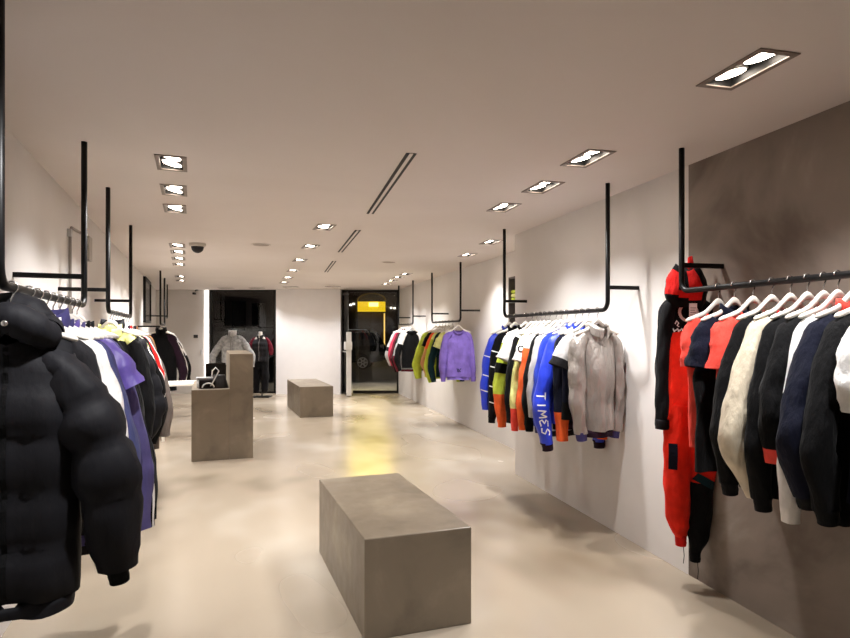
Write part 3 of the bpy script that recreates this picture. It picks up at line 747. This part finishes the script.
# --- middle left rail
g('jacket', 'jacket', 'black jacket with pale yellow shoulders at near end of its rail', 'black jacket with yellow shoulders', 'L2', 5.32, body='black', slv='black', L=.86, SL=.84, dep=.06, collar='stand', collar_c='yellow', sz=[(.16, 'yellow'), (1, 'black')], bz=[(.08, 'yellow'), (1, 'black')], elbow=.05)
g('jacket', 'jacket', 'black padded jacket hanging beside the yellow shouldered black jacket', 'black padded jacket', 'L2', 5.47, body='puffblack', L=.86, SL=.88, dep=.06, quilts=6, collar='puff', elbow=.12, sr=1.2)
g('jacket', 'jacket', 'black jacket with white cuffs and white side stripe', 'black jacket with white cuffs', 'L2', 5.63, body='black', L=1.0, SL=.72, dep=.06, cuff='white', stripe=([8, 9], 'white'), elbow=.12)
g('jacket', 'jacket', 'white and lime shouldered jacket between two black jackets', 'white and lime jacket', 'L2', 5.80, body='charcoal', slv='black', L=.90, SL=.86, dep=.06, sz=[(.12, 'white'), (.30, 'yellow'), (1, 'black')], bz=[(.1, 'white'), (1, 'charcoal')], elbow=.1)
g('coat', 'coat', 'long black coat right before the red track jacket', 'long black coat by red track jacket', 'L2', 5.98, body='plum', slv='black', L=1.25, SL=1.0, dep=.06, elbow=.12, collar='stand', wb=.27)
g('track_jacket', 'jacket', 'red track jacket with a white sleeve stripe', 'red track jacket', 'L2', 6.16, body='red', slv='red', L=.70, SL=.56, dep=.06, stripe=([8, 9], 'white'), collar='stand', elbow=.08, out=.08, sr=1.15)
g('coat', 'coat', 'grey brown long wool coat next to the red track jacket', 'grey brown long coat', 'L2', 6.34, body='greybrown', slv='greybrown', L=1.12, SL=1.0, dep=.08, wb=.30, elbow=.14, out=.14, collar='shirt', sr=1.25)
g('jacket', 'jacket', 'dark plum jacket hanging behind the grey brown coat', 'dark plum jacket', 'L2', 6.55, body='plum', L=.86, SL=.84, dep=.06, elbow=.1, collar='stand')
g('jacket', 'jacket', 'tan jacket near the far end of the middle left rail', 'tan jacket', 'L2', 6.74, body='tan', L=.76, SL=.80, dep=.06, collar='stand')
# --- far left rail
g('track_jacket', 'jacket', 'black jacket with white shoulder stripes at near end of far left rail', 'black striped jacket', 'L3', 12.05, body='black', slv='plum', L=1.06, SL=.98, dep=.10, stripe=([8, 9], 'white'), elbow=.16, out=.16, sr=1.4, collar='puff', ws=.22, wb=.27)
g('jacket', 'jacket', 'black padded jacket second on the far left rail', 'black padded far jacket', 'L3', 12.35, body='puffblack', L=.92, SL=.88, dep=.09, quilts=6, elbow=.18, out=.18, sr=1.4, collar='puff')
g('jacket', 'jacket', 'white sleeved black jacket third on the far left rail', 'white sleeved black jacket', 'L3', 12.68, body='black', slv='white', L=.90, SL=.92, dep=.09, elbow=.22, out=.24, sr=1.3, collar='stand', sz=[(.6, 'white'), (1, 'black')])
g('jacket', 'jacket', 'charcoal hooded jacket last on the far left rail', 'charcoal hooded jacket', 'L3', 13.05, body='charcoal', L=.90, SL=.92, dep=.08, elbow=.2, out=.22, sr=1.3, hood='charcoal')

# ------------------------------------------------------------------ plinths and counter
def plinth(u, v, u2, v2, h, length, label, name='display_plinth', width=None):
    d = (EYE - h)*F/(v - HOR); p = fr(FC, px(u, d), d, 0)
    d2 = (EYE - h)*F/(v2 - HOR); p2 = fr(FC, px(u2, d2), d2, 0)
    w = width or (p2 - p).length
    q = MB(); q.box(0, w, 0, length, 0, h)
    o = q.build(name, PLINTH, bevel=.006); o.location = p; o.rotation_euler = (0, 0, FB)
    tag(o, label, 'plinth', 'cement display plinths'); return o
plinth(364.7, 539.5, 471.6, 527, .53, 1.37, 'long low cement display plinth nearest the camera, standing empty on the floor')
plinth(300, 387, 328, 385.0, .575, 1.95, 'smaller far cement display plinth before the white panel wall')
d0 = EYE*F/(462 - HOR); cp = fr(FC, px(191.3, d0), d0, 0)
cnt_ = empty('cash_counter', cp, FB, 'stepped cement cash counter with a low left and tall right block', 'counter')
q = MB(); q.box(0, .45, 0, 1.5, 0, .885); q.build('low_block', PLINTH, cnt_, bevel=.005)
q = MB(); q.box(.45, .735, 0, 1.5, 0, 1.325); q.build('tall_block', PLINTH, cnt_, bevel=.005)
def oncounter(x, y, z=.885): return cp + fr(FB, x, y, z)
GLOSSB = plain('glossy_black_plastic', (12, 12, 13), .2)
r = empty('label_printer', oncounter(.17, .22), FB + .15, 'boxy black printer with white paper curl on the low counter', 'printer')
q = MB(); q.box(-.10, .10, -.10, .12, .0, .115); q.build('case', GLOSSB, r, bevel=.012)
q = MB(); q.box(-.11, .11, -.02, .13, .115, .135); q.build('lid', STEEL, r, bevel=.006)
q = MB(); q.tube([(.07*math.cos(t) + .01, -.105, .015 + .055*math.sin(t)) for t in [PI*i/14 for i in range(15)]], .009, 8); q.build('paper_curl', fb('white'), r, True)
r = empty('handbag', oncounter(.33, .20), FB - .1, 'black handbag with a white strap leaning on the tall counter block', 'bag')
mb = MB(); vs = []; nu, nv = 20, 8
for i in range(nv + 1):
    v = i/nv
    for k in range(nu):
        a = 2*PI*k/nu
        vs.append((lerp(.115, .07, v)*math.copysign(abs(math.cos(a))**.7, math.cos(a)), lerp(.065, .02, v)*math.sin(a)*(1 + .2*nz(a, v*3, 4)), .17*v))
mb.add(vs, [(i*nu + k, i*nu + (k + 1) % nu, (i + 1)*nu + (k + 1) % nu, (i + 1)*nu + k) for i in range(nv) for k in range(nu)] + [tuple(range(nu))[::-1], tuple(nv*nu + k for k in range(nu))])
mb.build('body', fabric('black_leather', (18, 17, 18), .4), r, True)
q = MB(); q.tube([(-.09, -.02, .15), (-.08, -.05, .22), (-.04, -.06, .265), (.0, -.055, .22), (-.06, -.075, .10), (-.10, -.08, .03)], .008, 8); q.build('strap', fb('white'), r, True)
r = empty('cash_register_screen', oncounter(.29, .62), FB + .2, 'black till screen on a stand behind the handbag on the counter', 'till screen')
q = MB(); q.box(-.13, .13, -.012, .012, .10, .30); q.build('screen', GLOSSB, r, bevel=.006)
q = MB(); q.lathe([(.07, 0), (.07, .012), (.018, .02), (.015, .12)], 20); q.build('stand', DARK, r, True)
# white packing table behind the counter
tp = fr(FC, px(187, 9.3), 9.3, 0)
r = empty('packing_table', tp, FB, 'white table standing behind the cash counter', 'table')
q = MB(); q.box(-.35, .42, -.3, .35, .80, .835); q.build('table_top', WHITELAC, r, bevel=.004)
for x in (-.32, .39):
    for y in (-.27, .32):
        q = MB(); q.box(x - .02, x + .02, y - .02, y + .02, 0, .80); q.build('leg', WHITELAC, r)

# ------------------------------------------------------------------ left wall details
r = empty('post_shadow_strip', fr(FL, -.95, 5.55, 0), FL, 'slim grey strip standing in for the rail post shadow on the left wall', 'shadow_tube')  # rail post's shadow shaped as a thin grey tube on the wall
q = MB(); q.tube([(.018, 0, 1.0), (.018, 0, 2.38), (.02, .05, 2.44), (.02, .45, 2.46)], .012, 8); q.build('shadow_tube', plain('shadow_line_grey', (140, 132, 126), .5), r, True)
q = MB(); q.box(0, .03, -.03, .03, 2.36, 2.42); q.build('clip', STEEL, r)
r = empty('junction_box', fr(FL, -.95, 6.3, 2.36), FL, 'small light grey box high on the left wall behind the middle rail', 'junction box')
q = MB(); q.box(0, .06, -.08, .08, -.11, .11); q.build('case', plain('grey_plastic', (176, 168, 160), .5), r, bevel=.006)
r = empty('wall_panel', fr(FL, -.95, 13.9, 0), FL, 'tall black glossy panel high on the left wall near far corner', 'wall panel')
q = MB(); q.box(.004, .03, -.75, .75, 1.84, 2.66); q.build('panel', GLOSSB, r)
q = MB()
for (y0, y1, z0, z1) in ((-.8, .8, 1.79, 1.84), (-.8, .8, 2.64, 2.69), (-.8, -.75, 1.84, 2.64), (.75, .8, 1.84, 2.64)): q.box(.0, .05, y0, y1, z0, z1)
q.build('frame', BLACKMETAL, r)
# flush service door, sensor and thermostat on far left wall
m = MB(); m.box(px(184, FAR), px(203.5, FAR), FAR - .012, FAR, .02, 2.2); do = struct('door_2', m, WHITEPAINT, FC, bevel=.004)
q = MB(); q.box(px(201.5, FAR) - .012, px(201.5, FAR) + .012, FAR - .05, FAR - .012, 1.02, 1.14); q.build('door_handle', STEEL, do)
r = empty('thermostat', fr(FC, px(196, FAR), FAR, pz(336.5, FAR)), FC, 'small dark thermostat on the white far left wall', 'thermostat')
q = MB(); q.box(-.055, .055, -.03, -.002, -.04, .045); q.build('case', plain('dark_grey_plastic', (60, 58, 58), .5), r, bevel=.006)
q = MB(); q.box(-.04, .04, -.032, -.029, .0, .03); q.build('display', GLOSSB, r)
r = empty('security_camera', fr(FC, px(197, FAR), FAR, pz(292, FAR)), FC, 'tiny black security camera high on the far left wall', 'camera')
q = MB(); q.tube([(.02, -.002, .05), (.02, -.08, .05), (.0, -.12, .02)], .018, 8); q.build('arm', DARK, r)
q = MB(); q.box(-.05, .01, -.2, -.08, -.075, -.02); q.build('case', DARK, r, bevel=.01)

# cubby with yellow-green garments on the set-back right wall
r = empty('wall_niche', fr(0, XRR, (NY0 + NY1)/2, 0), 0, 'narrow dark grey shelf niche set into the recessed right wall', 'wall shelf')
CUB = plain('warm_grey_board', (92, 84, 80), .6); hn = (NY1 - NY0)/2
for nm, bx in (('side_panel', (.004, .28, -hn, -hn + .02, NZ0, NZ1)), ('side_panel', (.004, .28, hn - .02, hn, NZ0, NZ1)), ('top_panel', (.004, .28, -hn + .02, hn - .02, NZ1 - .02, NZ1)), ('bottom_panel', (.004, .28, -hn + .02, hn - .02, NZ0, NZ0 + .02)), ('shelf', (.004, .27, -hn + .02, hn - .02, 2.0, 2.02)), ('back_panel', (.27, .28, -hn + .02, hn - .02, NZ0 + .02, NZ1 - .02))):
    q = MB(); q.box(*bx); q.build(nm, CUB, r)
for k, (cn, lb) in enumerate((('lime', 'lime green folded top lowest in the grey wall niche'), ('yellow', 'pale yellow folded top in the middle of the shelf pile'), ('lime', 'lime green folded top on top of the shelf pile'))):
    q = MB(); q.box(-.13, .13, -.2, .2, 0, .052); o = q.build('folded_top', fb(cn), smooth=True, bevel=.022); o.location = fr(0, XRR + .14, 7.72, 2.021 + k*.053); tag(o, lb, 'folded top', 'folded tops in the wall niche')

# ------------------------------------------------------------------ shop front
FRAMEM = plain('dark_bronze_frame', (26, 23, 22), .35, .4)
m = MB()
zt = CEIL
for bx in ((uW0, uW0 + .05, FAR + .02, FAR + .1, 0, zt), (uW1 - .05, uW1 + .02, FAR + .02, FAR + .1, 0, zt), (uW0, uW1, FAR + .02, FAR + .1, zt - .05, zt), (uW0, uW1, FAR + .02, FAR + .1, 0, .05)): m.box(*bx)
win = struct('window_1', m, FRAMEM, FC)
q = MB(); q.box(uW0 + .05, uW1 - .05, FAR + .055, FAR + .06, .05, zt - .05); q.build('pane', GLASS, win)
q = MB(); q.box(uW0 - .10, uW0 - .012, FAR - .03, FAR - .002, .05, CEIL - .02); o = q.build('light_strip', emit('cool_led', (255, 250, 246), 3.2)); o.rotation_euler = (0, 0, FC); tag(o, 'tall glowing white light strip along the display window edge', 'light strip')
m = MB()
mid = uD0 + .30
for bx in ((uD0, uD0 + .06, FAR + .02, FAR + .1, 0, zt), (uD1 - .06, uD1, FAR + .02, FAR + .1, 0, zt), (uD0, uD1, FAR + .02, FAR + .1, zt - .07, zt), (mid, uD1, FAR + .03, FAR + .09, 0, .07)): m.box(*bx)
door = struct('door_1', m, FRAMEM, FC)
q = MB(); q.box(mid, uD1 - .06, FAR + .055, FAR + .06, .07, zt - .07); q.build('pane', GLASS, door)
# the opened leaf
hx, hy = uD0 + .05, FAR + .02
ex, ey = px(349, 15.1), 15.1
dirv = Vector((ex - hx, ey - hy)); LL = dirv.length; ang = math.atan2(dirv.y, dirv.x)
leaf = empty('door_3', fr(FC, hx, hy, 0), FC + ang, 'open glass entrance door leaf with tall white pull bar', kind='structure')
q = MB(); q.box(.03, LL - .02, -.006, .006, .06, 2.55); q.build('pane', GLASS, leaf)
q = MB()
for bx in ((0, .05, -.02, .02, .03, 2.6), (0, LL, -.02, .02, .02, .07), (0, LL, -.02, .02, 2.55, 2.6)): q.box(*bx)
q.build('door_frame', FRAMEM, leaf)
PB = plain('white_satin_steel', (222, 220, 216), .35, .3)
q = MB(); q.box(LL - .05, LL + .02, -.06, .06, .02, 1.60); q.build('pull_bar', PB, leaf, bevel=.01)
q = MB(); q.box(LL - .16, LL + .04, -.10, .075, 1.16, 1.36); q.build('lock_plate', PB, leaf, bevel=.01)
q = MB(); q.tube([(.06, -.03, 1.10), (LL, -.03, 1.10)], .014, 8); q.build('cross_bar', PB, leaf)

# mannequins in the window
def mannequin(u, d, top, label):
    r = empty('mannequin', fr(FC, px(u, d), d, 0), FC, label, 'mannequin', 'headless white shop mannequins')
    W = plain('white_mannequin', (226, 222, 216), .35)
    mb = MB(); vs = []; na = 24
    prof = [(.050, .050, top), (.056, .056, top - .03), (.058, .060, top - .09), (.12, .075, top - .13), (.185, .09, top - .17), (.19, .10, top - .26), (.175, .11, top - .40), (.14, .095, top - .58), (.165, .11, top - .74), (.175, .115, top - .82), (.16, .10, top - .86)]
    for (rx, ry, z) in prof:
        for k in range(na): vs.append((.82*rx*math.cos(2*PI*k/na), .72*ry*math.sin(2*PI*k/na), z))
    mb.add(vs, [(i*na + k, (i + 1)*na + k, (i + 1)*na + (k + 1) % na, i*na + (k + 1) % na) for i in range(len(prof) - 1) for k in range(na)] + [tuple(range(na)), tuple((len(prof) - 1)*na + k for k in range(na))[::-1]])
    mb.build('torso', W, r, True)
    q = MB(); q.tube([(0, .14, .02), (0, .14, top - .75), (0, .05, top - .72)], .016, 10); q.build('pole', BLACKMETAL, r, True)
    q = MB(); q.box(-.22, .22, -.05, .30, 0, .02); q.build('base_plate', BLACKMETAL, r, bevel=.004)
    return r
def trousers(u, d, waist, label, name='trousers'):
    r = empty(name, fr(FC, px(u, d), d, waist), FC, label, 'trousers', 'trousers on the mannequins')
    tb = torso(.30, .175, .19, .12, 9.0, neck=.02, nv=10, slope=0, wr=.5, backdrop=0); tb.build('waist', fb('black'), r, True)
    for s in (-1, 1):
        lm = sleeve([(s*.09, 0, -.22), (s*.10, 0, -.45), (s*.105, -.01, -.65), (s*.10, 0, -waist + .12)], [(.10, .11), (.10, .11), (.085, .09), (.07, .08)], 3 + s, zones=[(1, 'offblack')], ns=24)
        lm.build('leg', fb('offblack'), r, True)
    return r
mannequin(232.5, 14.4, 1.635, 'headless white mannequin wearing the grey mottled jacket behind counter')
g('jacket', 'jacket', 'grey mottled denim jacket worn by the mannequin behind the counter', '', at=fr(FC, px(232.5, 14.4), 14.4, 1.55), rz=FC, body='camo', L=.66, SL=.72, dep=.14, ws=.24, wb=.25, collar='puff', collar_c='lightgrey', out=.26, elbow=.24, sr=1.45, zipper='grey', hem='camo', cuff='lightgrey', group='jackets on the mannequins', slope=.45)
trousers(232.5, 14.4, .98, 'black trousers on the mannequin behind the counter')
mannequin(260.5, 14.9, 1.61, 'headless white mannequin standing right of the counter in window')
g('jacket', 'jacket', 'grey padded vest jacket with red sleeves worn by right mannequin', '', at=fr(FC, px(260.5, 14.9), 14.9, 1.50), rz=FC, body='charcoal', slv='maroon', L=.62, SL=.46, dep=.14, ws=.185, wb=.195, collar='stand', out=.05, sr=1.0, zipper='grey', quilts=5, qd=.12, group='jackets on the mannequins', slope=.45)
trousers(260.5, 14.9, 1.0, 'dark speckled trousers on the right mannequin')

# ------------------------------------------------------------------ the street outside
ASPH = cement('night_asphalt', (16, 15, 15), (24, 23, 22), 3, (.5, .8), .1)
PAVE = cement('pavement_stone', (92, 84, 74), (122, 112, 98), 2, (.5, .8), .1)
m = MB(); m.box(-14, 6, FAR + .25, 19.5, -.12, -.02); struct('sidewalk', m, PAVE, FC)
m = MB(); m.box(-30, 14, 19.5, 60, -.2, -.08); struct('street', m, ASPH, FC)
BRICKD = cement('dark_facade_render', (40, 31, 28), (56, 45, 40), 1.5, (.7, .9), .1)
bd = empty('shop_building', fr(FC, 0, 40, -.08), FC, 'dark building across the street with a lit yellow sign', 'building')
q = MB(); q.box(-26, 6, 0, 4, 0, 11); q.build('wall', BRICKD, bd)
sx0, sx1 = px(357.5, 39.6), px(385, 39.6)
q = MB(); q.box(sx0, sx1, -.35, -.02, pz(311.5, 39.6) + .08, pz(301.5, 39.6) + .08); sg = q.build('light_box', emit('yellow_sign', (214, 176, 22), 1.6), bd)
q = MB(); q.box(lerp(sx0, sx1, .42), lerp(sx0, sx1, .75), -.37, -.355, pz(306.5, 39.6) + .08, pz(302.5, 39.6) + .08); q.build('bright_tube', emit('yellow_tube', (255, 226, 90), 7), sg)
q = MB(); q.box(sx0, sx1, -.06, -.02, .3, pz(312, 39.6)); wn = q.build('shop_window', emit('dim_shop_interior', (90, 70, 40), .03), bd)
q = MB(); q.box(sx1 - .10, sx1 - .02, -.12, -.06, .4, pz(312, 39.6)); q.build('neon_strip', emit('warm_neon', (250, 205, 110), 1.5), bd)
q = MB(); q.tube([(sx0 + (sx1 - sx0)*(.5 + .52*math.cos(t)), -.1, pz(301, 39.6) + .1 + .5*math.sin(t)) for t in [PI*i/12 for i in range(13)]], .05, 8); q.build('arched_canopy', plain('ochre_canopy', (140, 112, 28), .6), bd)
for k, (u, v) in enumerate(((350.5, 304.5), (353.5, 303.5), (391, 307.5), (394.5, 307.8))):
    q = MB(); q.box(px(u, 39.8) - .07, px(u, 39.8) + .07, -.14, -.02, pz(v, 39.8), pz(v, 39.8) + .12); q.build('wall_lamp', emit('facade_lamp', (255, 246, 230), 2.5), bd)
for u0, u1, v0, v1 in ((214, 226, 300, 330), (232, 246, 300, 330), (252, 266, 302, 330)):
    q = MB(); q.box(px(u0, 40), px(u1, 40), -.05, -.01, pz(v1, 40), pz(v0, 40)); q.build('window', plain('dark_window_glass', (26, 30, 30), .15), bd)

def car():
    d = 27.0; xr = px(383, d); Lc = 4.35
    r = empty('car', fr(FC, xr - Lc, d, -.08), FC, 'dark estate car parked across the street behind the glass door', 'car')
    CARP = plain('black_car_paint', (15, 15, 18), .18, .2)
    prof = [(.05, .42), (.0, .62), (.10, .86), (1.05, 1.02), (1.75, 1.55), (2.2, 1.72), (3.5, 1.76), (3.95, 1.66), (4.28, 1.10), (4.35, .80), (4.32, .42), (3.78, .36), (3.72, .56), (3.56, .70), (3.34, .70), (3.18, .56), (3.12, .36), (1.22, .36), (1.16, .56), (1.0, .70), (.78, .70), (.62, .56), (.56, .36)]
    def slab(pf, y0, y1, inset=0):
        mb = MB(); n = len(pf); vs = []
        for y, s in ((y0, 1), (y1, 1)):
            vs += [(x, y + (.16*max(0, z - 1.0)*(1 if y == y0 else -1)), z) for x, z in pf]
        mb.add(vs, [(i, (i + 1) % n, n + (i + 1) % n, n + i) for i in range(n)] + [tuple(range(n)), tuple(range(n, 2*n))[::-1]])
        return mb
    slab(prof, 0, 1.75).build('body', CARP, r, bevel=.03)
    win_ = MB()
    for pf in ([(1.35, 1.06), (1.86, 1.52), (2.45, 1.62), (2.45, 1.06)], [(2.53, 1.06), (2.53, 1.62), (3.40, 1.64), (3.40, 1.06)], [(3.48, 1.06), (3.48, 1.62), (3.80, 1.56), (4.05, 1.10)]):
        o = len(win_.v); win_.add([(x, -.008 + .16*max(0, z - 1.0), z) for x, z in pf], [(0, 1, 2, 3)])
    win_.build('side_windows', plain('car_glass', (36, 40, 46), .08), r)
    for x in (.89, 3.45):
        for y in (.02, 1.55):
            q = MB(); t = MB()
            for mb, pr in ((t, [(.22, 0), (.32, .02), (.33, .10), (.32, .20), (.22, .22)]), (q, [(.01, .03), (.05, .012), (.07, .03), (.19, .025), (.22, .01)])):
                n = 24
                vs = [(x + rr*math.cos(2*PI*k/n), y - .03 + zz, .33 + rr*math.sin(2*PI*k/n)) for rr, zz in pr for k in range(n)]
                mb.add(vs, [(i*n + k, i*n + (k + 1) % n, (i + 1)*n + (k + 1) % n, (i + 1)*n + k) for i in range(len(pr) - 1) for k in range(n)])
            wo = t.build('wheel', plain('tyre_rubber', (16, 16, 16), .8), r, True)
            rim = MB()
            for k in range(6):
                a = 2*PI*k/6; c_, s_ = math.cos(a), math.sin(a)
                rim.add([(x + c_*.04 - s_*.03, y - .035, .33 + s_*.04 + c_*.03), (x + c_*.04 + s_*.03, y - .035, .33 + s_*.04 - c_*.03), (x + c_*.21 + s_*.025, y - .03, .33 + s_*.21 - c_*.025), (x + c_*.21 - s_*.025, y - .03, .33 + s_*.21 + c_*.025)], [(0, 1, 2, 3)])
            rim.tube([(x + .215*math.cos(2*PI*k/24), y - .03, .33 + .215*math.sin(2*PI*k/24)) for k in range(25)], .018, 6, cap=False)
            rim.build('rim', plain('alloy_rim', (176, 176, 178), .35, .4), wo)
    q = MB(); q.box(4.24, 4.36, .02, .30, .92, 1.12); q.build('tail_light', plain('tail_light_red', (160, 140, 138), .3), r)
    q = MB(); q.box(1.7, 3.6, .18, .21, 1.77, 1.80); q.build('roof_bar', STEEL, r)
    return r
car()
spot(fr(FC, -2.9, 22, 4.6), fr(FC, -2.6, 27.2, .6), 160, 70, .8, (1, .92, .8), .3)
al = bpy.data.lights.new('yellow_floor_fill', 'AREA'); al.shape = 'RECTANGLE'; al.size = 1.6; al.size_y = .5; al.energy = 14; al.color = (1, .78, .12); al.spread = math.radians(60)  # added lamp in mid-air, tints the shop floor as the sign would
ao = bpy.data.objects.new('yellow_floor_fill', al); C.objects.link(ao); ao.location = fr(FC, -1.9, 20.5, 3.6)
ao.rotation_euler = (Vector(fr(FC, -1.55, 15.2, 0)) - ao.location).to_track_quat('-Z', 'Y').to_euler()
spot(fr(FC, -1.2, 16.6, 3.2), fr(FC, -1.4, 17.6, 0), 900, 120, .8)  # added spot without a fixture, brightens the pavement by the door
spot(fr(FC, -4.8, 24.5, 3.2), fr(FC, -2.4, 27.0, .4), 40, 40, .8, (1, .95, .9), .2)

# ------------------------------------------------------------------ world and view
w = bpy.data.worlds.new('night'); bpy.context.scene.world = w; w.use_nodes = True
w.node_tree.nodes['Background'].inputs['Color'].default_value = (.010, .009, .010, 1)
w.node_tree.nodes['Background'].inputs['Strength'].default_value = .5
sc = bpy.context.scene
sc.view_settings.view_transform = 'Standard'; sc.view_settings.look = 'None'
sc.view_settings.exposure = 0.12
sc.cycles.use_denoising = True
sc.cycles.max_bounces = 10; sc.cycles.diffuse_bounces = 5; sc.cycles.sample_clamp_indirect = 6.0
